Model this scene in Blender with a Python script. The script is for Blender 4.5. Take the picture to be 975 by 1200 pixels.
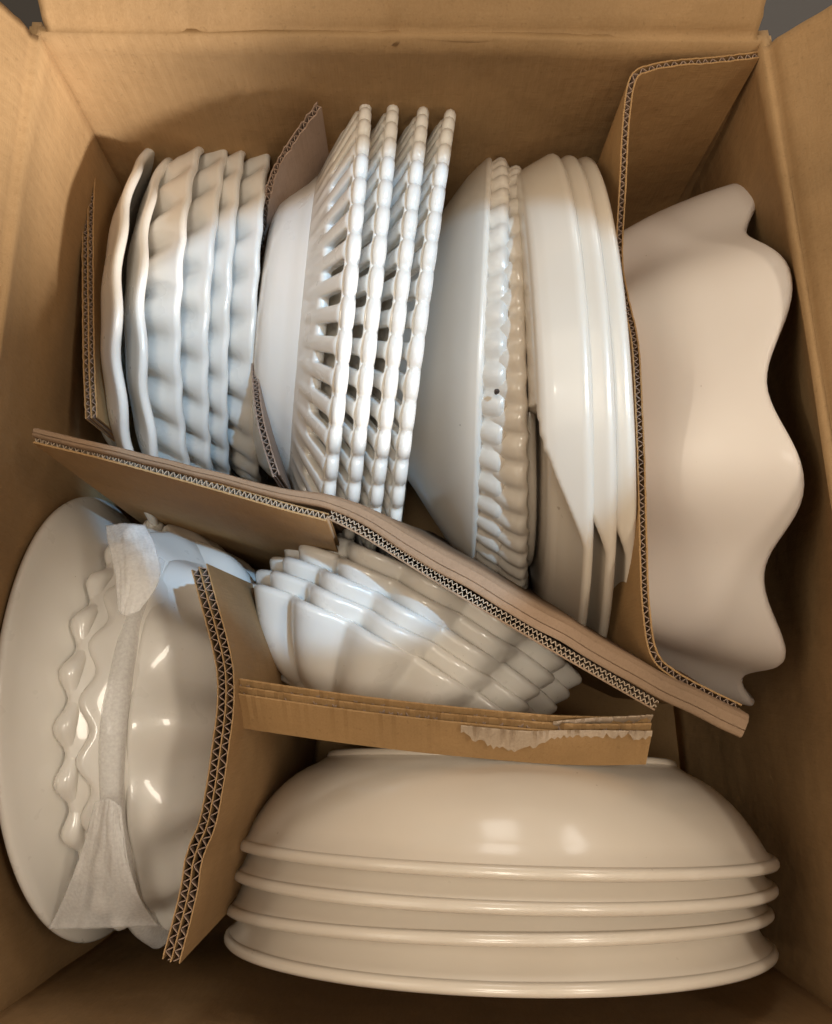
import bpy, bmesh, math, random
from mathutils import Vector, Matrix, Euler, noise
random.seed(4)
for o in list(bpy.data.objects): bpy.data.objects.remove(o)
SC = bpy.context.scene
C = SC.collection
PI = math.pi
R = math.radians

# ------------------------------------------------------------------ camera
F = 950.0                      # focal length in pixels of a 975 x 1200 frame
CAM_LOC = Vector((.1914, -.3263, .3689))
CAM_ROT = Euler((.1967, -.0100, .0019), 'XYZ')
cam = bpy.data.cameras.new('camera')
cam.sensor_fit = 'VERTICAL'
cam.sensor_height = 24.0
cam.sensor_width = 24.0 * 975 / 1200
cam.lens = 24.0 * F / 1200
cam.clip_start = .01
cam.clip_end = 100
co = bpy.data.objects.new('camera', cam)
co.location = CAM_LOC
co.rotation_euler = CAM_ROT
C.objects.link(co)
SC.camera = co

MR = CAM_ROT.to_matrix()
def at(px, py, z):
    """world point on the level z that the photograph shows at (px, py)"""
    d = MR @ Vector(((px - 487.5) / F, (600 - py) / F, -1))
    return CAM_LOC + d * ((z - CAM_LOC.z) / d.z)

# ------------------------------------------------------------------ light
w = bpy.data.worlds.new('World')
SC.world = w
w.use_nodes = True
bg = w.node_tree.nodes['Background']
bg.inputs[0].default_value = (1.0, .85, .67, 1)
bg.inputs[1].default_value = .22

def area(name, loc, target, sx, sy, power, col):
    l = bpy.data.lights.new(name, 'AREA')
    l.shape = 'RECTANGLE'
    l.size, l.size_y, l.energy, l.color = sx, sy, power, col
    o = bpy.data.objects.new(name, l)
    o.location = loc
    o.rotation_euler = (Vector(target) - Vector(loc)).to_track_quat('-Z', 'Y').to_euler()
    C.objects.link(o)
    return o

def spot(name, loc, target, power, col, size, blend, radius):
    l = bpy.data.lights.new(name, 'SPOT')
    l.energy, l.color, l.spot_size, l.spot_blend, l.shadow_soft_size = power, col, R(size), blend, radius
    o = bpy.data.objects.new(name, l)
    o.location = loc
    o.rotation_euler = (Vector(target) - Vector(loc)).to_track_quat('-Z', 'Y').to_euler()
    C.objects.link(o)
    return o

area('window_lamp', (2.2, -2.4, .68), (.19, -.2, .0), .50, .26, 190, (1.0, .97, .95))
area('pane_lamp', (.20, 2.0, .86), (.25, -.40, -.05), .50, .55, 5.0, (1.0, .95, .88))      # two panes of a far window
area('pane_lamp', (1.42, 2.0, .92), (.30, -.40, -.05), .42, .55, 4.8, (1.0, .95, .88))
area('side_window_lamp', (.95, -.22, 1.30), (.15, -.3, -.1), .62, .16, 5.6, (1.0, .88, .73))
area('far_window_lamp', (-1.5, -.15, 1.55), (.30, -.2, -.1), 1.5, 1.1, 10.0, (1.0, .87, .69))
area('overhead_fill', (.10, -.42, 1.45), (.12, -.35, -.1), .34, .30, 6.4, (1.0, .90, .76))  # added fill from above, brightens the lower left bowls; no real fixture
spot('daylight_spot', (.62, -.22, 1.25), (.152, -.175, -.10), 62, (.36, .65, 1.0), 11.5, .15, .008)
spot('daylight_spot', (-1.2, -.30, 1.15), at(848, 505, -.03), 34, (1.0, .93, .80), 2.1, 1.0, .03)
SC.view_settings.view_transform = 'Standard'
SC.view_settings.look = 'None'
SC.view_settings.exposure = .12
SC.view_settings.gamma = 1
SC.view_settings.use_curve_mapping = False

# ------------------------------------------------------------------ helpers
def tag(o, label=None, cat=None, group=None, kind=None):
    if label: o['label'] = label
    if cat: o['category'] = cat
    if group: o['group'] = group
    if kind: o['kind'] = kind
    return o

def empty(name, loc=(0, 0, 0)):
    o = bpy.data.objects.new(name, None)
    o.location = loc
    o.empty_display_size = .02
    C.objects.link(o)
    return o

def mesh_obj(name, verts, faces, mat, parent=None, smooth=True):
    me = bpy.data.meshes.new(name)
    me.from_pydata([tuple(v) for v in verts], [], faces)
    me.update()
    bm = bmesh.new(); bm.from_mesh(me)
    bmesh.ops.recalc_face_normals(bm, faces=bm.faces)
    bm.to_mesh(me); bm.free()
    me.materials.append(mat)
    me.polygons.foreach_set('use_smooth', [smooth] * len(me.polygons))
    o = bpy.data.objects.new(name, me)
    C.objects.link(o)
    if parent: o.parent = parent
    return o

def lerp(a, b, t): return a + (b - a) * t
def sstep(t):
    t = min(1, max(0, t)); return t * t * (3 - 2 * t)

# ------------------------------------------------------------------ materials
def mat_new(name):
    m = bpy.data.materials.new(name)
    m.use_nodes = True
    nt = m.node_tree
    return m, nt, nt.nodes['Principled BSDF']

def N(nt, t, **kw):
    n = nt.nodes.new(t)
    for k, v in kw.items():
        if k in n.inputs: n.inputs[k].default_value = v
        else: setattr(n, k, v)
    return n

def porcelain(name, col, col2, rough, coat=.5, bump=.03, coat_rough=.05):
    m, nt, b = mat_new(name)
    tc = N(nt, 'ShaderNodeTexCoord')
    n1 = N(nt, 'ShaderNodeTexNoise', Scale=14.0, Detail=4.0)
    nt.links.new(tc.outputs['Object'], n1.inputs['Vector'])
    mx = N(nt, 'ShaderNodeMix', data_type='RGBA')
    mx.inputs[6].default_value = (*col, 1); mx.inputs[7].default_value = (*col2, 1)
    rp = N(nt, 'ShaderNodeMapRange'); rp.inputs[1].default_value = .35; rp.inputs[2].default_value = .7
    nt.links.new(n1.outputs['Fac'], rp.inputs[0])
    nt.links.new(rp.outputs[0], mx.inputs[0])
    sp_ = N(nt, 'ShaderNodeTexNoise', Scale=240.0, Detail=2.0)
    nt.links.new(tc.outputs['Object'], sp_.inputs['Vector'])
    sr = N(nt, 'ShaderNodeMapRange'); sr.inputs[1].default_value = .775; sr.inputs[2].default_value = .81; sr.inputs[4].default_value = .55
    nt.links.new(sp_.outputs['Fac'], sr.inputs[0])
    m2 = N(nt, 'ShaderNodeMix', data_type='RGBA'); m2.inputs[7].default_value = (.30, .21, .13, 1)
    nt.links.new(sr.outputs[0], m2.inputs[0]); nt.links.new(mx.outputs[2], m2.inputs[6])
    nt.links.new(m2.outputs[2], b.inputs['Base Color'])
    n2 = N(nt, 'ShaderNodeTexNoise', Scale=60.0, Detail=3.0)
    nt.links.new(tc.outputs['Object'], n2.inputs['Vector'])
    rr = N(nt, 'ShaderNodeMapRange'); rr.inputs[3].default_value = rough * .8; rr.inputs[4].default_value = rough * 1.3
    nt.links.new(n2.outputs['Fac'], rr.inputs[0])
    nt.links.new(rr.outputs[0], b.inputs['Roughness'])
    b.inputs['Coat Weight'].default_value = coat
    b.inputs['Coat Roughness'].default_value = coat_rough
    b.inputs['Subsurface Weight'].default_value = .06
    b.inputs['Subsurface Radius'].default_value = (.004, .003, .002)
    n3 = N(nt, 'ShaderNodeTexNoise', Scale=35.0, Detail=2.0)
    nt.links.new(tc.outputs['Object'], n3.inputs['Vector'])
    bp = N(nt, 'ShaderNodeBump', Strength=bump * 4, Distance=.002)
    nt.links.new(n3.outputs['Fac'], bp.inputs['Height'])
    nt.links.new(bp.outputs[0], b.inputs['Normal'])
    return m

M_WHITE = porcelain('white_glaze', (.80, .76, .69), (.765, .72, .645), .28, .55)
M_CREAM = porcelain('cream_glaze', (.72, .64, .535), (.68, .595, .49), .30, .55, .03, .13)
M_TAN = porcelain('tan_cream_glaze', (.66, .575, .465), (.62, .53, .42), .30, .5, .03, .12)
M_IVORY = porcelain('ivory_glaze', (.78, .735, .665), (.70, .65, .57), .28, .5, .04, .07)
M_MATTE = porcelain('matte_white_glaze', (.80, .72, .645), (.77, .685, .61), .50, .10)

def cardboard(name, base, dark, flute_axis=None, flute_scale=190.0, spot_amt=.5):
    m, nt, b = mat_new(name)
    tc = N(nt, 'ShaderNodeTexCoord')
    big = N(nt, 'ShaderNodeTexNoise', Scale=9.0, Detail=5.0, Roughness=.6)
    nt.links.new(tc.outputs['Object'], big.inputs['Vector'])
    mp = N(nt, 'ShaderNodeMapping'); mp.inputs['Scale'].default_value = (900, 900, 60)
    nt.links.new(tc.outputs['Object'], mp.inputs['Vector'])
    fib = N(nt, 'ShaderNodeTexNoise', Scale=1.0, Detail=3.0, Roughness=.7)
    nt.links.new(mp.outputs[0], fib.inputs['Vector'])
    mp2 = N(nt, 'ShaderNodeMapping'); mp2.inputs['Scale'].default_value = (120, 120, 1400)
    nt.links.new(tc.outputs['Object'], mp2.inputs['Vector'])
    fib2 = N(nt, 'ShaderNodeTexNoise', Scale=1.0, Detail=2.0)
    nt.links.new(mp2.outputs[0], fib2.inputs['Vector'])
    a1 = N(nt, 'ShaderNodeMath', operation='MULTIPLY_ADD'); a1.inputs[1].default_value = .45; nt.links.new(fib.outputs[0], a1.inputs[0])
    a0 = N(nt, 'ShaderNodeMath', operation='MULTIPLY'); a0.inputs[1].default_value = .55; nt.links.new(big.outputs[0], a0.inputs[0])
    nt.links.new(a0.outputs[0], a1.inputs[2])
    rp = N(nt, 'ShaderNodeMapRange'); rp.inputs[1].default_value = .33; rp.inputs[2].default_value = .68
    nt.links.new(a1.outputs[0], rp.inputs[0])
    mx = N(nt, 'ShaderNodeMix', data_type='RGBA')
    mx.inputs[6].default_value = (*dark, 1); mx.inputs[7].default_value = (*base, 1)
    nt.links.new(rp.outputs[0], mx.inputs[0])
    nt.links.new(mx.outputs[2], b.inputs['Base Color'])
    wear = N(nt, 'ShaderNodeTexNoise', Scale=4.5, Detail=6.0, Roughness=.65, Distortion=.4)
    nt.links.new(tc.outputs['Object'], wear.inputs['Vector'])
    wr = N(nt, 'ShaderNodeMapRange'); wr.inputs[1].default_value = .36; wr.inputs[2].default_value = .64; wr.inputs[3].default_value = .80; wr.inputs[4].default_value = 1.12
    nt.links.new(wear.outputs[0], wr.inputs[0])
    fl_ = N(nt, 'ShaderNodeTexNoise', Scale=420.0, Detail=1.0)
    nt.links.new(tc.outputs['Object'], fl_.inputs['Vector'])
    fr_ = N(nt, 'ShaderNodeMapRange'); fr_.inputs[1].default_value = .66; fr_.inputs[2].default_value = .74; fr_.inputs[3].default_value = 1; fr_.inputs[4].default_value = .88
    nt.links.new(fl_.outputs[0], fr_.inputs[0])
    pm = N(nt, 'ShaderNodeMath', operation='MULTIPLY')
    nt.links.new(wr.outputs[0], pm.inputs[0]); nt.links.new(fr_.outputs[0], pm.inputs[1])
    hs = N(nt, 'ShaderNodeHueSaturation')
    nt.links.new(mx.outputs[2], hs.inputs['Color']); nt.links.new(pm.outputs[0], hs.inputs['Value'])
    nt.links.new(hs.outputs[0], b.inputs['Base Color'])
    b.inputs['Roughness'].default_value = .72
    b.inputs['Specular IOR Level'].default_value = .25
    h = N(nt, 'ShaderNodeMath', operation='ADD')
    nt.links.new(fib.outputs[0], h.inputs[0]); nt.links.new(fib2.outputs[0], h.inputs[1])
    hh = h
    if flute_axis is not None:
        wv = N(nt, 'ShaderNodeTexWave', Scale=flute_scale / 20, Distortion=.6, Detail=1.0)
        wv.bands_direction = flute_axis
        nt.links.new(tc.outputs['Object'], wv.inputs['Vector'])
        wv.inputs['Scale'].default_value = flute_scale
        h2 = N(nt, 'ShaderNodeMath', operation='MULTIPLY_ADD'); h2.inputs[1].default_value = .55
        nt.links.new(wv.outputs['Fac'], h2.inputs[0]); nt.links.new(h.outputs[0], h2.inputs[2])
        hh = h2
    bp = N(nt, 'ShaderNodeBump', Strength=.22, Distance=.0008)
    nt.links.new(hh.outputs[0], bp.inputs['Height'])
    bp2 = N(nt, 'ShaderNodeBump', Strength=.35, Distance=.012)
    nt.links.new(big.outputs[0], bp2.inputs['Height'])
    nt.links.new(bp.outputs[0], bp2.inputs['Normal'])
    nt.links.new(bp2.outputs[0], b.inputs['Normal'])
    return m

K_BASE, K_DARK = (.42, .262, .125), (.335, .203, .09)
M_KX = cardboard('kraft_board_lengthwise', K_BASE, K_DARK, 'X', 46)
M_KY = cardboard('kraft_board_sideways', K_BASE, K_DARK, 'Y', 46)
M_K = cardboard('kraft_liner', (.415, .250, .11), (.33, .195, .08))
M_BROWN = cardboard('brown_smooth_liner', (.30, .195, .12), (.235, .15, .088))
M_EDGE = cardboard('pale_cut_paper', (.50, .385, .27), (.36, .265, .18))
M_MED = cardboard('fluted_paper', (.36, .255, .19), (.27, .185, .135))

def foam_mat():
    m, nt, b = mat_new('foam_sheet')
    tc = N(nt, 'ShaderNodeTexCoord')
    n = N(nt, 'ShaderNodeTexNoise', Scale=600.0, Detail=2.0)
    nt.links.new(tc.outputs['Object'], n.inputs['Vector'])
    b.inputs['Base Color'].default_value = (.95, .925, .89, 1)
    b.inputs['Roughness'].default_value = .6
    rp = N(nt, 'ShaderNodeMapRange'); rp.inputs[1].default_value = .3; rp.inputs[2].default_value = .7
    rp.inputs[3].default_value = .32; rp.inputs[4].default_value = .42
    nt.links.new(n.outputs[0], rp.inputs[0])
    nt.links.new(rp.outputs[0], b.inputs['Alpha'])
    bp = N(nt, 'ShaderNodeBump', Strength=.05, Distance=.0003)
    nt.links.new(n.outputs[0], bp.inputs['Height']); nt.links.new(bp.outputs[0], b.inputs['Normal'])
    return m
M_FOAM = foam_mat()

def plain(name, col, rough=.6):
    m, nt, b = mat_new(name)
    n = N(nt, 'ShaderNodeTexNoise', Scale=12.0, Detail=6.0)
    mx = N(nt, 'ShaderNodeMix', data_type='RGBA')
    mx.inputs[6].default_value = (*[c * .75 for c in col], 1); mx.inputs[7].default_value = (*[min(1, c * 1.2) for c in col], 1)
    nt.links.new(n.outputs[0], mx.inputs[0]); nt.links.new(mx.outputs[2], b.inputs['Base Color'])
    b.inputs['Roughness'].default_value = rough
    return m
M_FLOOR = plain('grey_floor', (.055, .047, .04))
M_SPECK = plain('dark_bare_clay', (.05, .03, .02))
M_CRUMB = plain('white_crumb', (.8, .78, .74))

# ------------------------------------------------------------------ the setting and the box
ZB = -.335                                     # bottom of the box
gb = ZB - .012
fl = mesh_obj('floor', [(-30, -30, gb), (30, -30, gb), (30, 30, gb), (-30, 30, gb)], [(0, 1, 2, 3)], M_FLOOR)
tag(fl, 'dark grey floor under the open box', kind='structure')

P = lambda px, py: at(px, py, 0)
BL, BR = P(47, 41), P(891, 51)
FL, FR = Vector((-.010, -.487, 0)), Vector((.402, -.487, 0))
FLOORC = {'BL': Vector((-.006, .0, ZB)), 'BR': Vector((.398, .0, ZB)), 'FL': Vector((-.020, -.515, ZB)), 'FR': Vector((.425, -.515, ZB))}

box = empty('cardboard_box', ((BL + FR) / 2).to_tuple()[:2] + (ZB,))
tag(box, 'open brown cardboard box packed full of white dishes', 'box')
bloc = box.location.copy()

def sheet(name, fn, nu, nv, thick, mat, parent, smooth=True):
    """solid sheet: fn(u, v) -> point; thickened along the surface normal (outwards = +n)"""
    g = [[fn(i / nu, j / nv) for j in range(nv + 1)] for i in range(nu + 1)]
    def nrm(i, j):
        a = g[min(i + 1, nu)][j] - g[max(i - 1, 0)][j]
        b = g[i][min(j + 1, nv)] - g[i][max(j - 1, 0)]
        return a.cross(b).normalized()
    v, f = [], []
    for s in (0, 1):
        for i in range(nu + 1):
            for j in range(nv + 1):
                v.append(g[i][j] + nrm(i, j) * thick * s)
    n = (nu + 1) * (nv + 1)
    ix = lambda s, i, j: s * n + i * (nv + 1) + j
    for i in range(nu):
        for j in range(nv):
            f.append((ix(0, i, j), ix(0, i, j + 1), ix(0, i + 1, j + 1), ix(0, i + 1, j)))
            f.append((ix(1, i, j), ix(1, i + 1, j), ix(1, i + 1, j + 1), ix(1, i, j + 1)))
    for i in range(nu):
        for j in (0, nv): f.append((ix(0, i, j), ix(0, i + 1, j), ix(1, i + 1, j), ix(1, i, j)))
    for j in range(nv):
        for i in (0, nu): f.append((ix(0, i, j), ix(0, i, j + 1), ix(1, i, j + 1), ix(1, i, j)))
    o = mesh_obj(name, v, f, mat, parent, smooth)
    if parent: o.matrix_parent_inverse = Matrix.Translation(-parent.location)
    return o

def wall(a, b, fa, fb, out, bulge, mat, nu=40, nv=24):
    def fn(u, v):
        ue = -.016 + 1.032 * u
        p = a.lerp(b, ue).lerp(fa.lerp(fb, ue), v)
        k = math.sin(PI * u) ** .7 * math.sin(PI * min(1, v)) ** .6 * bulge
        k += .0012 * noise.noise(Vector((u * 5, v * 4, bulge * 90)))
        # crushed rounding just under the fold
        return p + out * k
    return sheet('wall', fn, nu, nv, -.005, mat, box)

wall(BR, BL, FLOORC['BR'], FLOORC['BL'], Vector((0, 1, 0)), .006, M_KX)
wall(BL, FL, FLOORC['BL'], FLOORC['FL'], Vector((-1, 0, 0)), .022, M_KY)
wall(FR, BR, FLOORC['FR'], FLOORC['BR'], Vector((1, 0, 0)), .022, M_KY)
wall(FL, FR, FLOORC['FL'], FLOORC['FR'], Vector((0, -1, 0)), .008, M_KX)
sheet('base', lambda u, v: (FLOORC['BL'] + Vector((-.02, .02, 0))).lerp(FLOORC['FL'] + Vector((-.02, -.02, 0)), u).lerp(
      (FLOORC['BR'] + Vector((.02, .02, 0))).lerp(FLOORC['FR'] + Vector((.02, -.02, 0)), u), v), 2, 2, -.005, M_KX, box)

def flap(a, b, out, ang, length, mat, wob, nu=110, nv=30, e0=.0, e1=.0, wrinkles=()):
    """flap hinged on a-b, leaning outwards by ang from the vertical; the crease is a pressed groove"""
    dirv = (out * math.sin(R(ang)) + Vector((0, 0, 1)) * math.cos(R(ang)))
    nout = (out * math.cos(R(ang)) - Vector((0, 0, 1)) * math.sin(R(ang)))
    ax = (b - a).normalized()
    def fn(u, v):
        vv = v ** 1.7
        s = vv * length
        t = lerp(e0, 1 - e1, u)
        p = a.lerp(b, t) + dirv * s
        p += ax * (s * .03 * (1 if u > .5 else -1) * abs(2 * u - 1) * .0)
        k = .0022 * math.exp(-((s - .004) / .003) ** 2)        # groove
        k += wob * noise.noise(Vector((u * 4, vv * 3, ang))) * min(1, s / .02)
        for (wu, wv_, ww, wd) in wrinkles:
            k += wd * math.exp(-((u - wu - .03 * (noise.noise(Vector((vv * 9, wu * 7, 0))))) / ww) ** 2) * min(1, s / .004) * max(0, 1 - vv / wv_)
        edge = .0012 * noise.noise(Vector((s * 260, u * 3, ang))) * (1 if u in (0, 1) else 0)
        return p + nout * k + ax * edge
    return sheet('flap', fn, nu, nv, .005, mat, box)

flap(BR, BL, Vector((0, 1, 0)), 52, .19, M_KX, .004, e0=.004, e1=.006, wrinkles=((.51, .8, .012, .0016), (.50, .8, .006, -.0014), (.2, .5, .01, .0008), (.78, .6, .012, .0007)))
flap(BL, FL, Vector((-1, 0, 0)), 27, .19, M_KY, .005, e0=.002, wrinkles=((.3, .9, .01, .0012), (.42, .6, .008, -.001), (.62, .8, .015, .001)))
flap(FR, BR, Vector((1, 0, 0)), 39, .19, M_KY, .003, e1=.004)
flap(FL, FR, Vector((0, -1, 0)), 16, .19, M_KX, .003)

# ------------------------------------------------------------------ dishes
def frame(c, yaw, lean):
    yaw, lean = R(yaw), R(lean)
    u = Vector((-math.sin(yaw), math.cos(yaw), 0)); x = Vector((math.cos(yaw), math.sin(yaw), 0))
    wv = Vector((0, 0, 1)) * math.cos(lean) + x * math.sin(lean)
    f = u.cross(wv)
    m = Matrix.Identity(4)
    for i in range(3):
        m[i][0], m[i][1], m[i][2], m[i][3] = u[i], wv[i], f[i], c[i]
    return m

def resample(prof, n):
    """Catmull-Rom through profile points (r, z), n points evenly along its length"""
    pts = [Vector(p) for p in prof]
    q = [pts[0] * 2 - pts[1]] + pts + [pts[-1] * 2 - pts[-2]]
    d = []
    for i in range(1, len(q) - 2):
        for k in range(20):
            t = k / 20
            a, b, c_, e = q[i - 1], q[i], q[i + 1], q[i + 2]
            d.append(.5 * (2 * b + (c_ - a) * t + (2 * a - 5 * b + 4 * c_ - e) * t * t + (3 * b - a - 3 * c_ + e) * t ** 3))
    d.append(pts[-1])
    L = [0]
    for i in range(1, len(d)): L.append(L[-1] + (d[i] - d[i - 1]).length)
    out = []
    j = 0
    for k in range(n):
        s = L[-1] * k / (n - 1)
        while j < len(L) - 2 and L[j + 1] < s: j += 1
        t = (s - L[j]) / max(1e-9, L[j + 1] - L[j])
        out.append(d[j].lerp(d[j + 1], t))
    return out

def dish_mesh(name, rad, prof, nt, npf, mod, thick, mat, hole=None, sub=1, r_in=None, wobble=.0):
    """turned dish: both faces and a rounded rim; mod(r, t, theta) -> radial, axial and surface-normal relief"""
    pr = resample(prof, npf)
    seed = random.random() * 50
    ln = []
    for k in range(npf):
        d = pr[min(k + 1, npf - 1)] - pr[max(k - 1, 0)]
        ln.append(Vector((-d.y, d.x)).normalized())
    h = thick / 2 / rad
    line = []                                     # (profile point, normal, side, extension past the rim)
    start = 1 if pr[0].x < 1e-4 else 0
    for k in range(start, npf): line.append((k, -1, 0))
    for a in (-55, -20, 20, 55): line.append((npf - 1, math.sin(R(a)), math.cos(R(a))))
    for k in range(npf - 1, start - 1, -1): line.append((k, 1, 0))
    tip = (pr[-1] - pr[-2]).normalized()
    v, f = [], []
    sub = 0
    for (k, side, ext) in line:
        p, nn = pr[k], ln[k]
        for i in range(nt):
            th = 2 * PI * i / nt
            m = mod(p[0], k / (npf - 1), th) if mod else (0, 0)
            dn = m[2] if len(m) > 2 else 0
            wz = wobble * noise.noise(Vector((math.cos(th) * 1.3, math.sin(th) * 1.3, seed))) * p[0] ** 2
            q = p + nn * (side * h + dn) + tip * (ext * h)
            r = (q[0] + m[0]) * rad
            v.append((r * math.cos(th), r * math.sin(th), (q[1] + m[1] + wz) * rad))
    for k in range(len(line) - 1):
        for i in range(nt):
            j = (i + 1) % nt
            f.append((k * nt + i, (k + 1) * nt + i, (k + 1) * nt + j, k * nt + j))
    for row in (0, len(line) - 1):
        c = len(v); v.append((0, 0, v[row * nt][2]))
        for i in range(nt):
            j = (i + 1) % nt
            f.append((c, row * nt + i, row * nt + j) if row == 0 else (c, row * nt + j, row * nt + i))
    me = bpy.data.meshes.new(name)
    me.from_pydata(v, [], f); me.update()
    me.flip_normals()
    me.materials.append(mat)
    me.polygons.foreach_set('use_smooth', [True] * len(me.polygons))
    return me, lambda o: None

def pierced_mesh(name, rad, prof, nt, npf, mod, thick, mat, hole):
    pr = resample(prof, npf)
    v, f = [], []
    for k, p in enumerate(pr):
        for i in range(nt):
            th = 2 * PI * i / nt
            dr, dz = mod(p[0], k / (npf - 1), th)
            v.append(((p[0] + dr) * rad * math.cos(th), (p[0] + dr) * rad * math.sin(th), (p[1] + dz) * rad))
    for k in range(npf - 1):
        for i in range(nt):
            if not hole(pr[k][0], pr[k + 1][0], i):
                j = (i + 1) % nt
                f.append((k * nt + i, k * nt + j, (k + 1) * nt + j, (k + 1) * nt + i))
    me = bpy.data.meshes.new(name)
    me.from_pydata(v, [], f); me.update()
    me.materials.append(mat)
    me.polygons.foreach_set('use_smooth', [True] * len(me.polygons))
    def mods(o):
        s = o.modifiers.new('Solid', 'SOLIDIFY'); s.thickness = thick; s.offset = 0; s.use_even_offset = False
        d = o.modifiers.new('Sub', 'SUBSURF'); d.levels = 1; d.render_levels = 1
    return me, mods

def dish_obj(name, me_mods, m=None, parent=None):
    me, mods = me_mods
    o = bpy.data.objects.new(name, me)
    C.objects.link(o)
    mods(o)
    if m is not None: o.matrix_world = m
    if parent: o.parent = parent
    return o

def ring(name, rad, tube, z, mat, parent, nt=96, ns=10, mod=None, squash=1.0):
    v, f = [], []
    for i in range(nt):
        th = 2 * PI * i / nt
        dr, dz, ts = mod(th) if mod else (0, 0, 1)
        for k in range(ns):
            a = 2 * PI * k / ns
            r = rad + dr + tube * ts * math.cos(a)
            v.append((r * math.cos(th), r * math.sin(th), z + dz + tube * ts * squash * math.sin(a)))
    for i in range(nt):
        for k in range(ns):
            f.append((i * ns + k, ((i + 1) % nt) * ns + k, ((i + 1) % nt) * ns + (k + 1) % ns, i * ns + (k + 1) % ns))
    return mesh_obj(name, v, f, mat, parent)

def copy_tree(o, parent=None):
    c = o.copy()
    C.objects.link(c)
    c.parent = parent
    for ch in [k for k in bpy.data.objects if k.parent == o]: copy_tree(ch, c)
    return c

# --- six plates standing on edge against the left wall
def mod_wavy(n, ar, az, r0):
    def m(r, t, th):
        k = sstep((r - r0) / (1 - r0))
        return (ar * k * math.cos(n * th), az * k * math.cos(n * th + .5))
    return m
def mod_rope(n, ar, an, r0, swirl):
    def m(r, t, th):
        k = sstep((r - r0) / .07)
        s = math.sqrt(math.sin(n * th / 2 + swirl * (r - r0) / (1 - r0)) ** 2 * .985 + .015)
        e = sstep((r - .93) / .07)
        return (ar * k * (s - .6) * e, 0, -an * k * (s - .5) * (1 - .80 * e))
    return m

PLATE = [(0, -.240), (.45, -.243), (.60, -.240), (.72, -.222), (.82, -.185), (.895, -.130), (.955, -.062), (1, 0)]
wav = dish_mesh('plate', .1, [(0, -.158), (.45, -.160), (.58, -.158), (.68, -.144), (.78, -.118), (.87, -.078), (.945, -.032), (1, 0)], 160, 22, mod_wavy(17, .008, .009, .62), .0042, M_IVORY, wobble=.01)
rope = [dish_mesh('plate', .1, PLATE, 270, 26, mod_rope(28, .006, .054, .70, .5 * s), .0042, M_IVORY, wobble=.008) for s in (1, .8)]
PG = 'six plates standing on edge by the left wall'
rows = [  # centre, radius, yaw, lean, mesh, label
    ((.0188, -.0935, -.1941), .1346, -.25, 2.9, wav, 'wavy rimmed white plate nearest the left wall of the box'),
    ((.0311, -.0941, -.1971), .1315, .6, 2.6, wav, 'wavy rimmed white plate second from the left wall, dark gap behind it'),
    ((.0452, -.0741, -.2000), .1290, -2.1, 4.9, rope[0], 'white plate with twisted rope rim third from the left wall'),
    ((.0540, -.0691, -.2034), .1266, -1.9, 8.4, rope[1], 'white plate with twisted rope rim, fourth from the left wall'),
    ((.0655, -.0645, -.2053), .1246, -2.2, 8.2, rope[0], 'narrowly showing rope rim plate, fifth from the left wall'),
    ((.0854, -.0657, -.2067), .1226, -1.8, 6.2, rope[1], 'rope rim plate beside the plates with pierced rims, last of six'),
]
for i, (c, r, ya, le, mm, lab) in enumerate(rows):
    o = dish_obj('plate', mm, frame(c, ya, le) @ Matrix.Rotation(.13 * i, 4, 'Z') @ Matrix.Scale(r / .1, 4))
    tag(o, lab, 'plate', PG)
    ring('foot_ring', .055, .0022, -.0272, M_IVORY, o, 64, 8)

# --- four deep plates with pierced lattice rims
NL = 56
def lat_mod(r, t, th):
    ph = (NL * th / (2 * PI)) % 1.0
    rib = math.exp(-((ph - .5) / .2) ** 2)            # rib sits in the middle of a lobe
    k = sstep((r - .68) / .08) * (1 - sstep((r - .95) / .05) * .6)
    return (.0, -.007 * k * (rib - .3))
LAT = [(.66, -.160), (.71, -.132), (.78, -.100), (.86, -.063), (.92, -.034), (.962, -.013)]
LWELL = [(0, -.315), (.40, -.318), (.50, -.312), (.560, -.286), (.60, -.235), (.635, -.188), (.67, -.154)]
def lat_hole(r0, r1, i):
    ph = ((i + .5) / 9) % 1.0
    return r0 > .80 and r1 < .944 and (ph < .25 or ph > .75)
lw = dish_mesh('well', .1, LWELL, 120, 18, None, .0048, M_WHITE)
lr = pierced_mesh('lattice_rim', .1, LAT, NL * 9, 15, lat_mod, .0042, M_WHITE, lat_hole)
def bead(th):
    s = abs(math.sin(NL * th / 2))
    return (-.0016 + .0026 * s ** .7, 0, .93 + .12 * s ** .7)
lrows = [((.1435, -.0970, -.1752), .1595, -3.8, 7.6, 'pierced rim plate nearest the rope rim plates, smooth back in view'),
         ((.1625, -.0985, -.1752), .1590, -4.6, 5.6, 'pierced rim plate second in its row of four'),
         ((.1815, -.1005, -.1752), .1585, -6.0, 3.9, 'pierced rim plate third in its row of four'),
         ((.2000, -.1020, -.1750), .1580, -7.3, 1.6, 'pierced rim plate touching the plain deep bowl, last of its four')]
proto = None
for c, r, ya, le, lab in lrows:
    m = frame(c, ya, le) @ Matrix.Scale(r / .1, 4)
    if proto is None:
        proto = empty('pierced_plate'); proto.matrix_world = m
        dish_obj('well', lw, None, proto); dish_obj('lattice_rim', lr, None, proto)
        ring('scalloped_edge', .0968, .0027, -.0006, M_WHITE, proto, NL * 8, 10, bead, .85)
        o = proto
    else:
        o = copy_tree(proto); o.matrix_world = m
    tag(o, lab, 'plate', 'deep plates with pierced lattice rims')

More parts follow.
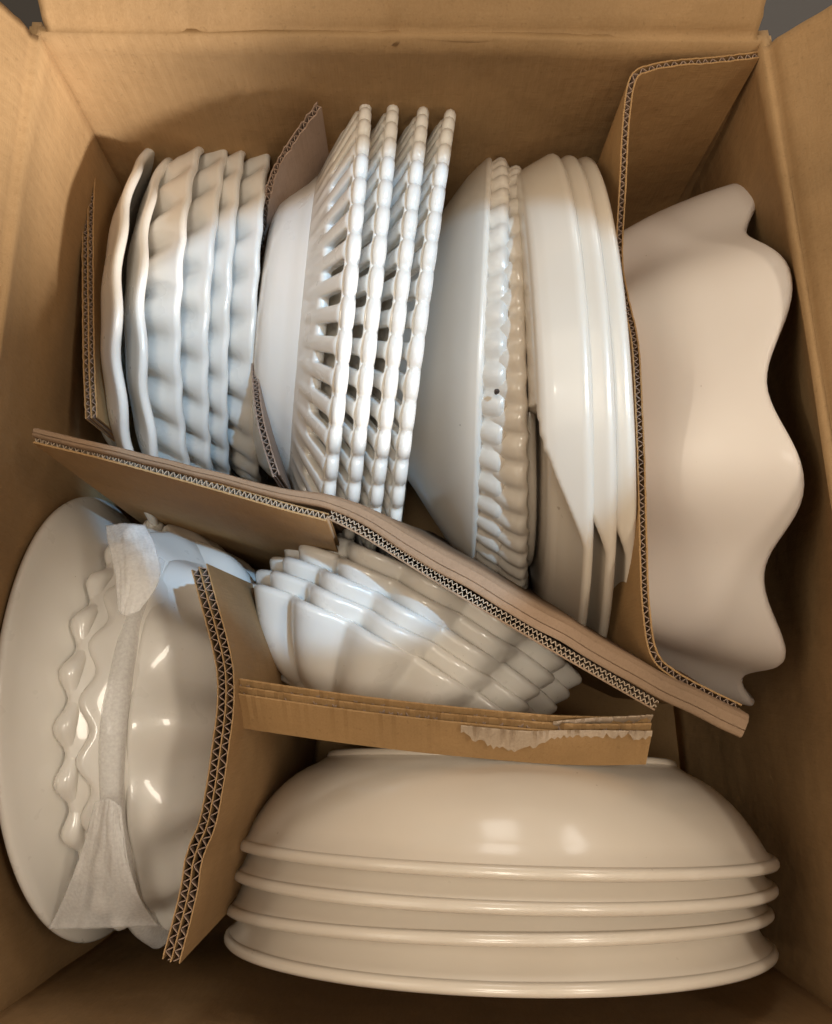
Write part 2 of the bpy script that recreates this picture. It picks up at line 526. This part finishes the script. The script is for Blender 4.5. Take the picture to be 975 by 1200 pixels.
# --- one plain deep bowl and two plates with scalloped rims
SB = [(0, -.40), (.40, -.40), (.50, -.385), (.62, -.30), (.78, -.19), (.92, -.085), (1, 0)]
o = dish_obj('deep_bowl', dish_mesh('deep_bowl', .1405, SB, 140, 22, None, .0045, M_CREAM, wobble=.006), frame((.2436, -.1111, -.1884), -2.9, -4.4))
tag(o, 'plain smooth deep bowl on edge right of the pierced rim plates', 'bowl')
ring('lip', .1402, .0024, .0, M_CREAM, o, 120, 8)
ring('foot_ring', .062, .003, -.0575, M_WHITE, o, 64, 8)
SP = [(0, -.215), (.45, -.217), (.58, -.212), (.70, -.188), (.82, -.150), (.91, -.100), (.97, -.045), (1, 0)]
def mod_scal(n, ar, an, r0):
    def m(r, t, th):
        k = sstep((r - r0) / .05)
        s = abs(math.sin(n * th / 2)) ** .75
        return (ar * k * (s - .6), 0, -an * k * (s - .6))
    return m
sp = dish_mesh('scalloped_plate', .1, SP, 336, 24, mod_scal(54, .006, .024, .84), .0060, M_CREAM, wobble=.006)
for (c, r, ya, le, lab) in [((.2564, -.1162, -.1880), .1415, -1.4, -5.3, 'scalloped rim plate with a dark chip, beside the plain deep bowl'),
                            ((.2705, -.1247, -.1862), .1430, -.6, -7.5, 'scalloped rim plate leaning on the three notched dishes')]:
    o = dish_obj('scalloped_plate', sp, frame(c, ya, le) @ Matrix.Scale(r / .1, 4))
    tag(o, lab, 'plate', 'scalloped rim plates')
    ring('foot_ring', .055, .002, -.0235, M_CREAM, o, 64, 8)
    if 'chip' in lab: chipped = o

# --- three smooth dishes whose side drops away in a swooping notch
BP = [(.62, -.131), (.80, -.129), (.925, -.121), (.953, -.096), (.972, -.060), (.986, -.03), (1, 0)]
def mod_b(r, t, th):
    d = math.degrees(th) % 360
    e = max(0, min(1, (r - .915) / .085))
    tc = 104 + 27 * e
    k = sstep((d - tc) / 3.0) * (1 - sstep((d - 300) / 10))
    g_ = k * (1 - e ** 3) * sstep((r - .45) / .3)
    return (-.15 * g_, .040 * g_)
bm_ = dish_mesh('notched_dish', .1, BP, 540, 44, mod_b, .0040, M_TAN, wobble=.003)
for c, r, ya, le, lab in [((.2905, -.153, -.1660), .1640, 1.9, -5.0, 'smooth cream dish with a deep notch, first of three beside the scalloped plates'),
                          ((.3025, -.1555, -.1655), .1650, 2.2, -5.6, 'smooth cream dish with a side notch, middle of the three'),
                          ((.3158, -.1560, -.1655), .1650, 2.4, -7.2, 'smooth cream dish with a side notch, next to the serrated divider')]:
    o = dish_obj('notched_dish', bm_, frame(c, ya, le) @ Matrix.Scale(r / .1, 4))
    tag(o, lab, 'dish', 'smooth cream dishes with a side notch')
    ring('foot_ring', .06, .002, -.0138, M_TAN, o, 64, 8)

# --- the big ruffled bowl at the right wall
WP = [(0, -.74), (.38, -.74), (.57, -.70), (.76, -.56), (.885, -.36), (.96, -.16), (1, 0)]
def mod_w(r, t, th):
    a = 10 * (th - R(112))
    k = max(0, (r - .3) / .7)
    return (.030 * k ** 1.1 * math.cos(a + .5), .044 * k ** 1.6 * math.cos(a), -.034 * math.sin(PI * min(1, k * .92)) ** 1.3 * math.cos(a + .3))
o = dish_obj('ruffled_bowl', dish_mesh('ruffled_bowl', .166, WP, 200, 30, mod_w, .006, M_MATTE), frame((.4130, -.172, -.175), -1.0, -12.9))
tag(o, 'large matte white bowl with ruffled wavy rim by the right wall', 'bowl')
ring('foot_ring', .052, .004, -.1195, M_MATTE, o, 64, 8)

# --- bowls standing on edge at the lower left
KB = [(0, -.43), (.40, -.432), (.50, -.42), (.66, -.345), (.82, -.225), (.94, -.10), (1, 0)]
def mod_k(n, ar, az, r0):
    def m(r, t, th):
        k = sstep((r - r0) / (1 - r0))
        return (ar * k * math.cos(n * th), az * k * math.cos(n * th))
    return m
def leftward(c, yaw, lean): return frame(c, 180 + yaw, -lean)
KW = .0105
K1F = leftward((-.0100, -.348, -.1920), 5.0, -2.0)
K1 = [(0, -.40), (.35, -.40), (.48, -.385), (.60, -.31), (.72, -.185), (.84, -.085), (.93, -.030), (1.0, 0)]
o = dish_obj('large_bowl', dish_mesh('large_bowl', .138, K1, 220, 30, None, .006, M_WHITE, wobble=.005), K1F)
tag(o, 'largest smooth glossy white bowl on edge against the lower left wall', 'bowl')
ring('foot_ring', .045, .003, -.0570, M_WHITE, o, 80, 8)
K2 = [(0, -.30), (.45, -.30), (.62, -.285), (.80, -.215), (.92, -.11), (1, 0)]
K2F = leftward((.0262, -.3534, -.2028), 2.0, -6.7)
o = dish_obj('wavy_bowl', dish_mesh('wavy_bowl', .1265, K2, 240, 26, mod_k(28, .006, .010, .86), .0050, M_WHITE), K2F)
tag(o, 'glossy bowl with wavy bulging rim beside the largest bowl', 'bowl', 'wavy rimmed bowls at the lower left')
ring('wavy_lip', .1262, .0046, 0, M_WHITE, o, 224, 12, lambda th: (.0016 * math.cos(28 * th), .0012 * math.cos(28 * th + .6), 1 + .32 * math.cos(28 * th)))
K3F = leftward((.0405, -.3560, -.2045), 2.0, -8.0)
o = dish_obj('wavy_bowl', dish_mesh('wavy_bowl', .1275, K2, 240, 26, mod_k(26, .013, .024, .84), .0075, M_WHITE), K3F)
tag(o, 'second glossy wavy rimmed bowl, partly under the foam sheet', 'bowl', 'wavy rimmed bowls at the lower left')
K5F = leftward((.0425, -.3640, -.2075), 1.2, -3.8)
o = dish_obj('wrapped_plate', dish_mesh('wrapped_plate', .1200, [(r, z * .8) for r, z in PLATE], 180, 20, None, .0055, M_WHITE), K5F)
tag(o, 'white plate in foam wrap between the wavy bowl and fluted bowl', 'plate')
K4F = leftward((.0465, -.3605, -.2070), .5, -1.6)
def mod_f(r, t, th):
    k = sstep((r - .35) / .4) * (1 - .5 * sstep((r - .9) / .1))
    return (.014 * k * math.cos(15 * th + .6), 0, -.022 * k * math.cos(15 * th + .6))
K4 = [(0, -.40), (.42, -.40), (.56, -.39), (.72, -.33), (.86, -.23), (.955, -.10), (1, 0)]
o = dish_obj('fluted_bowl', dish_mesh('fluted_bowl', .1225, K4, 240, 26, mod_f, .005, M_WHITE), K4F)
tag(o, 'glossy round fluted bowl on edge against the vertical zigzag edged divider', 'bowl')
ring('foot_ring', .055, .003, -.052, M_WHITE, o, 80, 8)

# --- five small fluted bowls nested in the middle
def mod_p(r, t, th):
    n = 14
    s = math.sqrt(math.sin(n * th / 2 + .35) ** 2 * .985 + .015)
    k = sstep((r - .4) / .45)
    return (.066 * k * (s - .6), .012 * k * (s - .5), -.064 * k * (s - .5))
EB = [(0, -.385), (.45, -.387), (.58, -.365), (.72, -.285), (.85, -.175), (.94, -.075), (1.0, 0)]
eb = dish_mesh('small_fluted_bowl', .1, EB, 280, 24, mod_p, .0065, M_IVORY)
elab = ['lowest bowl of the five nested fluted bowls, its foot in view', 'second of five nested fluted bowls up from the lowest', 'middle bowl of the five nested fluted bowls',
        'fourth of the five nested fluted bowls', 'topmost of the five nested fluted bowls, touching the long diagonal divider']
for i in range(5):
    t = i / 4
    c = Vector((.1763, -.3190, -.1805)).lerp(Vector((.2112, -.2829, -.1810)), t)
    r = lerp(.0990, .0980, t)
    o = dish_obj('small_fluted_bowl', eb, frame(c, lerp(62.5, 62.1, t), lerp(4.8, 1.3, t)) @ Matrix.Rotation([0, .02, -.015, .01, -.02][i], 4, 'Z') @ Matrix.Scale(r / .1, 4))
    tag(o, elab[i], 'bowl', 'nested small fluted bowls')
    ring('foot_ring', .056, .0025, -.0405, M_IVORY, o, 64, 8, lambda th: (.002 * math.cos(14 * th), 0, 1))

# --- four big cream bowls nested at the front
GB = [(0, -.315), (.50, -.315), (.665, -.312), (.70, -.292), (.79, -.246), (.875, -.170), (.935, -.085), (.970, -.022), (1.0, 0)]
gb_ = dish_mesh('serving_bowl', .16, GB, 180, 26, None, .0045, M_CREAM, wobble=.006)
gl = ['cream serving bowl farthest back in the front stack, foot and side in view', 'second cream serving bowl of the front stack, behind two rims',
      'third cream serving bowl of the front stack, next to the foremost', 'foremost cream serving bowl by the front wall of the box']
grow = [((.2489, -.4332, -.1716), -91.68, -7.11), ((.2470, -.4485, -.1709), -91.28, -7.43), ((.2441, -.4659, -.1717), -90.24, -9.07), ((.2446, -.4834, -.1721), -90.75, -8.13)]
proto = None
for (c, ya, le), lab in zip(grow, gl):
    m = frame(c, ya, le)
    if proto is None:
        proto = o = dish_obj('serving_bowl', gb_, m)
        ring('rolled_lip', .1592, .0031, -.0006, M_CREAM, o, 160, 10)
        ring('foot_ring', .1075, .0032, -.0515, M_CREAM, o, 120, 8)
    else:
        o = copy_tree(proto); o.matrix_world = m @ Matrix.Rotation(random.random() * 6, 4, 'Z')
    tag(o, lab, 'bowl', 'nested cream serving bowls')

# ------------------------------------------------------------------ cardboard dividers
def polyline(pts, step):
    """dense smooth polyline through 3-D points"""
    q = [pts[0] * 2 - pts[1]] + list(pts) + [pts[-1] * 2 - pts[-2]]
    d = []
    for i in range(1, len(q) - 2):
        for k in range(24):
            t = k / 24
            a, b, c_, e = q[i - 1], q[i], q[i + 1], q[i + 2]
            d.append(.5 * (2 * b + (c_ - a) * t + (2 * a - 5 * b + 4 * c_ - e) * t * t + (3 * b - a - 3 * c_ + e) * t ** 3))
    d.append(q[-2])
    L = [0]
    for i in range(1, len(d)): L.append(L[-1] + (d[i] - d[i - 1]).length)
    n = max(2, int(L[-1] / step))
    out, j = [], 0
    for k in range(n + 1):
        s = L[-1] * k / n
        while j < len(L) - 2 and L[j + 1] < s: j += 1
        t = (s - L[j]) / max(1e-9, L[j + 1] - L[j])
        out.append(d[j].lerp(d[j + 1], t))
    return out

def normals(pl):
    out = []
    for i in range(len(pl)):
        d = pl[min(i + 1, len(pl) - 1)] - pl[max(i - 1, 0)]
        n = Vector((-d.y, d.x, 0))
        out.append(n.normalized() if n.length > 1e-9 else Vector((1, 0, 0)))
    return out

def strip(name, top, nrm, off, th, drop, leanv, mat, parent, jag=0, jf=300, zofs=0, rows=6, seed=0):
    """one paper layer: follows the top line at sideways offset off, th thick, hanging down by drop and leaning by leanv"""
    v, f = [], []
    n = len(top)
    for i in range(n):
        o = off(i / (n - 1)) if callable(off) else off
        j = jag * noise.noise(Vector((i / n * jf, seed, off if not callable(off) else 0))) if jag else 0
        dr = drop(i / (n - 1)) if callable(drop) else drop
        for k in range(rows + 1):
            t = k / rows
            p = top[i] + nrm[i] * o + Vector((0, 0, zofs + j * (1 - t))) + (Vector((0, 0, -dr)) + leanv * (dr / .012 if callable(drop) else 1)) * t
            v.append(p - nrm[i] * th / 2); v.append(p + nrm[i] * th / 2)
    S = (rows + 1) * 2
    for i in range(n - 1):
        a, b = i * S, (i + 1) * S
        for k in range(rows):
            f.append((a + 2 * k, a + 2 * k + 2, b + 2 * k + 2, b + 2 * k))
            f.append((a + 2 * k + 1, b + 2 * k + 1, b + 2 * k + 3, a + 2 * k + 3))
        f.append((a, b, b + 1, a + 1))
        f.append((a + S - 2, a + S - 1, b + S - 1, b + S - 2))
    for a in (0, (n - 1) * S):
        for k in range(rows): f.append((a + 2 * k, a + 2 * k + 1, a + 2 * k + 3, a + 2 * k + 2))
    o = mesh_obj(name, v, f, mat, parent, False)
    o.matrix_parent_inverse = Matrix.Translation(-parent.location)
    return o

def flute(name, top, nrm, off, width, pitch, drop, leanv, mat, parent, zofs=0, th=.00045, crush=0):
    """the wavy paper between two liners"""
    L = sum((top[i + 1] - top[i]).length for i in range(len(top) - 1))
    dense, dn, s = [], [], 0
    step = pitch / 6
    acc, seglen = 0, [(top[i + 1] - top[i]).length for i in range(len(top) - 1)]
    n = int(L / step)
    i, base = 0, 0
    for k in range(n + 1):
        q = k * step
        while i < len(seglen) - 1 and base + seglen[i] < q: base += seglen[i]; i += 1
        t = min(1, (q - base) / max(1e-9, seglen[i]))
        ph = q / pitch + .45 * noise.noise(Vector((q * 60, 0, off * 900))) + .8 * noise.noise(Vector((q * 12, 5, off * 700)))
        tri = (2 * abs(2 * (ph % 1) - 1) - 1)
        tri = math.sin(tri * PI / 2) * .35 + tri * .65
        c = (1 - crush * max(0, noise.noise(Vector((q * 14, 3, off * 500))))) * (1 + .22 * noise.noise(Vector((q * 150, 8, off * 300))))
        nn = nrm[i].lerp(nrm[min(i + 1, len(nrm) - 1)], t)
        dense.append(top[i].lerp(top[i + 1], t) + nn * (off + tri * width / 2 * c))
    dn = normals(dense)
    return strip(name, dense, dn, 0, th, drop, leanv, mat, parent, zofs=zofs, rows=2)

def board(name, label, cat, pts, drop, leanv, T, layers, pitch, liner_mat=M_K, group=None, step=.003, jag=.0, zrec=-.0006, open_right=False, jags=None, flute_mat=None, lth=.0008):
    pts = [at(*p) for p in pts]
    pl = polyline(pts, step)
    nr = normals(pl)
    root = empty(name, (sum((p.x for p in pl)) / len(pl), sum((p.y for p in pl)) / len(pl), pl[len(pl) // 2].z - drop))
    tag(root, label, cat, group)
    leanv = Vector(leanv)
    w = T / layers
    for k in range(layers + 1):
        if open_right and k == layers: continue
        strip('liner', pl, nr, -T / 2 + w * k, lth, drop, leanv, liner_mat, root, jag=(jags[k] if jags else jag), jf=len(pl) * .9, seed=k * 3.3)
    for k in range(layers):
        flute('fluting', pl, nr, -T / 2 + w * (k + .5), w * .9, pitch * (1 + .05 * k), min(drop, .06), leanv * min(1, .06 / drop), flute_mat or M_MED, root, zofs=zrec, crush=.3)
    return root, pl, nr

# long folded divider from the left wall to the front right corner
def sweep_fold(name, pl, nr, Tf, drop, leanv, mat, parent, sec=7):
    v, f = [], []
    n = len(pl)
    S = None
    for i in range(n):
        T, rd = Tf(i / (n - 1))
        h = T / 2
        prof = [(-h, -drop), (-h, -drop * .5), (-h, -.005), (-h, -.0016), (-h + .0006, -.0005), (-h + .0016, 0),
                (-h * .35, .0003 + .0003 * noise.noise(pl[i] * 90)), (-h * .3, -.0003), (-h * .25, .0003), (h * .5, .0004 * noise.noise(pl[i] * 40)),
                (h - .0022, -.0006), (h - .0008, -.0016), (h, -.0036), (h, -drop * .5), (h, -drop)]
        S = len(prof)
        wb = .0008 * noise.noise(pl[i] * 50)
        for (a, z) in prof:
            v.append(pl[i] + nr[i] * (a + wb) + Vector((0, 0, z)) + (leanv(i / (n - 1)) if callable(leanv) else Vector(leanv)) * (-z / drop))
    for i in range(n - 1):
        for k in range(S - 1):
            f.append((i * S + k, (i + 1) * S + k, (i + 1) * S + k + 1, i * S + k + 1))
    f.append(tuple(range(S))); f.append(tuple(range((n - 1) * S, n * S)))
    o = mesh_obj(name, v, f, mat, parent, False)
    o.matrix_parent_inverse = Matrix.Translation(-parent.location)
    return o

ZD = -.028
d1 = [at(*p) for p in [(39, 504, ZD + .010), (130, 526, ZD + .006), (250, 556, ZD + .002), (340, 578, ZD), (388, 588, ZD), (430, 606, ZD), (520, 658, ZD), (640, 727, ZD), (760, 795, ZD), (874, 853, ZD)]]
pl = polyline(d1, .004)
nr = normals(pl)
root = empty('folded_divider', (.19, -.28, ZB + .02))
tag(root, 'long folded brown cardboard divider crossing the box diagonally, fluted lower edge', 'cardboard divider')
LEAN1 = Vector((-.004, -.012, 0))
LEAN2 = Vector((.024, .045, 0))
o = sweep_fold('folded_sheet', pl, nr, lambda t: (lerp(.0052, .0118, sstep((t - .28) / .3)), .0025 + .002 * t), .28, lambda t: LEAN1.lerp(LEAN2, sstep((t - .3) / .2)), M_BROWN, root)
fr = [at(*p) for p in [(40, 514, ZD + .007), (130, 536, ZD + .001), (250, 569, ZD - .003), (330, 592, ZD - .004), (384, 606, ZD - .004)]]
pf = polyline(fr, .003); nf = normals(pf)
strip('front_liner', pf, nf, -.0018, .0009, .27, LEAN1, M_K, root, jag=.0006, jf=160)
strip('inner_liner', pf, nf, .0018, .0007, .27, LEAN1, M_K, root, zofs=-.001)
flute('fluting', pf, nf, 0, .0033, .0028, .05, LEAN1 * .2, M_EDGE, root, zofs=-.0002)
fr2 = [at(*p) for p in [(386, 602, ZD - .004), (430, 625, ZD - .004), (520, 681, ZD - .004), (640, 752, ZD - .004), (770, 827, ZD - .004)]]
pf = polyline(fr2, .003); nf = normals(pf)
strip('front_liner', pf, nf, -.0023, .0009, .26, LEAN2, M_BROWN, root, jag=.0006, jf=160)
flute('fluting', pf, nf, -.0010, .0021, .0026, .008, LEAN2 * .03, M_EDGE, root, zofs=.0004)
flute('fluting', pf, nf, .0014, .0019, .0026, .008, LEAN2 * .03, M_EDGE, root, zofs=.0006)

# upright double-wall divider at the lower left
ZV = -.038
board('upright_divider', 'upright double wall cardboard divider with open zigzag edge, beside the fluted bowl', 'cardboard divider',
      [(233, 664, ZV - .012), (243, 700, ZV - .004), (257, 752, ZV), (264, 790, ZV), (264, 830, ZV), (259, 870, ZV), (252, 920, ZV), (243, 965, ZV), (232, 992, ZV), (226, 1012, ZV), (222, 1040, ZV), (212, 1082, ZV), (200, 1127, ZV)],
      .27, (.014, 0, 0), .0080, 2, .0050, M_KX, step=.0025, jag=.0010, flute_mat=M_MED, lth=.0006)

# torn strip lying above the front bowls
r3, pl3, nr3 = board('torn_divider', 'torn strip of cardboard lying between the nested fluted bowls and front bowls', 'cardboard divider',
      [(270, 803, -.045), (330, 812, -.045), (400, 822, -.045), (490, 833, -.045), (560, 840, -.046), (640, 847, -.047), (700, 849, -.047), (764, 848, -.047)],
      .016, at(500, 875, -.061) - at(500, 836, -.045) - Vector((0, 0, -.016)), .0072, 2, .0042, M_K, step=.0022, jags=[.0016, .0040, .0022], zrec=-.0025)

tp = polyline([at(*p) for p in [(540, 851, -.045), (580, 855, -.0455), (620, 858, -.046), (660, 857, -.046), (700, 857, -.046), (764, 858, -.046)]], .0015)
strip('torn_ply', tp, normals(tp), .0003, .0007, lambda t: .0010 + .0048 * max(0, math.sin(PI * min(1, t * 1.9))) * (.6 + .6 * abs(noise.noise(Vector((t * 9, 4, 1))))) + .0022 * noise.noise(Vector((t * 60, 1, 1))) + .0012 * random.random(), Vector((0, -.020, 0)), M_EDGE, r3, jag=.0045, jf=70, zofs=.0008, seed=9)
tp = polyline([at(*p) for p in [(648, 846, -.045), (690, 842, -.044), (730, 840, -.044), (765, 838, -.045)]], .0015)
strip('torn_ply', tp, normals(tp), .0, .0007, .010, Vector((.001, -.004, 0)), M_EDGE, r3, jag=.0045, jf=60, zofs=.0010, seed=2)

# corner divider that runs along the ruffled bowl
r4, pl4, nr4 = board('corner_divider', 'bent cardboard divider in the back right corner, serrated edge along the ruffled bowl', 'cardboard divider',
      [(889, 64, -.004), (840, 70, -.006), (790, 74, -.008), (760, 80, -.010), (742, 92, -.012), (734, 140, -.020), (730, 215, -.034), (726, 300, -.050), (733, 350, -.048), (744, 400, -.038), (749, 480, -.028),
       (752, 560, -.026), (754, 640, -.026), (757, 710, -.028), (766, 765, -.032), (790, 790, -.036), (830, 812, -.040), (868, 830, -.042)],
      .25, (.0, .0, 0), .0034, 1, .0043, M_K, step=.0025, jag=.0008)

# flat board against the left wall behind the plates
board('wall_board', 'double wall cardboard sheet standing between the left wall and the plates', 'cardboard divider',
      [(112, 178, -.098), (106, 200, -.098), (103, 260, -.098), (103, 340, -.098), (104, 420, -.098), (107, 490, -.098)],
      .23, (.0, 0, 0), .0066, 2, .0045, M_K, step=.003, jag=.001)
# torn scrap between rope rim plates and pierced plates
board('torn_scrap', 'torn dark cardboard scrap between the rope rim plates and pierced plates', 'cardboard scrap',
      [(374, 122, -.046), (352, 152, -.055), (332, 182, -.065), (320, 205, -.076), (313, 235, -.090), (306, 290, -.12), (300, 360, -.125), (299, 430, -.105), (303, 480, -.085), (312, 520, -.082), (324, 558, -.085)],
      .22, (.0, 0, 0), .0036, 1, .0042, M_MED, step=.0025, jag=.0030)

# ------------------------------------------------------------------ foam sheets and small bits
def foam(name, label, grid, nu=40, nv=14, seed=0):
    """thin sheet through a coarse grid of points, smoothly interpolated, with soft creases"""
    def cr(row, t):
        q = [row[0] * 2 - row[1]] + list(row) + [row[-1] * 2 - row[-2]]
        s = t * (len(row) - 1); i = min(int(s), len(row) - 2); t = s - i
        a, b, c_, e = q[i], q[i + 1], q[i + 2], q[i + 3]
        return .5 * (2 * b + (c_ - a) * t + (2 * a - 5 * b + 4 * c_ - e) * t * t + (3 * b - a - 3 * c_ + e) * t ** 3)
    def fn(u, v):
        p = cr([cr(r, v) for r in grid], u)
        p = p + Vector((0, 0, .0014 * noise.noise(Vector((u * 3 + seed, v * 9, 1))) + .0007 * noise.noise(Vector((u * 7, v * 26 + seed, 2)))))
        return p
    o = sheet(name, fn, nu, nv, .0006, M_FOAM, None)
    tag(o, label, 'foam sheet', 'white foam packing sheets')
    return o
def rim_pt(Fm, rad, deg, off=0):
    a = R(deg)
    return Fm @ Vector((rad * math.cos(a), rad * math.sin(a), off))
# band wrapped round the rim of the wrapped plate
g = []
for k, deg in enumerate([22, 40, 55, 70, 85, 100, 115, 130, 145, 158]):
    d4 = 180 - deg                              # bowls facing left count the other way round
    row = []
    for a_ in (200, 150, 100, 50, 0, -50, -90):
        w_ = .0062 * (1 + .12 * math.sin(k * 2.1 + a_))
        row.append(rim_pt(K5F, .1268 + w_ * math.cos(R(a_ - 55)), d4, w_ * math.sin(R(a_ - 55))))
    g.append(row)
foam('foam_sheet', 'white foam band wrapped over the plate rim between the lower left bowls', g, 90, 18, 1)
g = [[at(112, 940, -.062), at(128, 936, -.055), at(142, 945, -.058)],
     [at(100, 985, -.072), at(125, 985, -.062), at(150, 1005, -.066)],
     [at(80, 1040, -.090), at(120, 1040, -.080), at(166, 1055, -.086)],
     [at(57, 1088, -.105), at(115, 1087, -.098), at(186, 1084, -.110)]]
foam('foam_sheet', 'crumpled foam tail fanning out below the wavy bowl rims', g, 40, 40, 4)
g = [[at(124, 617, -.080), at(146, 614, -.078), at(170, 616, -.080)],
     [at(128, 640, -.067), at(155, 640, -.064), at(184, 648, -.066)],
     [at(135, 672, -.055), at(155, 674, -.052), at(186, 682, -.055)],
     [at(138, 716, -.046), at(148, 722, -.045), at(164, 716, -.047)]]
foam('foam_sheet', 'square corner of foam sheet poking up behind the large lower left bowl', g, 30, 26, 7)

def pebble(name, p, r, mat, parent=None, s=1):
    bm = bmesh.new(); bmesh.ops.create_icosphere(bm, subdivisions=2, radius=r)
    for v in bm.verts: v.co *= 1 + .45 * noise.noise(v.co * (1.2 / r) + Vector((s, 0, 0)))
    me = bpy.data.meshes.new(name); bm.to_mesh(me); bm.free(); me.materials.append(mat)
    o = bpy.data.objects.new(name, me); C.objects.link(o)
    if parent:
        o.parent = parent; o.matrix_parent_inverse = parent.matrix_world.inverted()
    o.location = p
    return o
bpy.context.view_layer.update()
pebble('chip', at(582, 459, -.0478), .0015, M_SPECK, chipped)
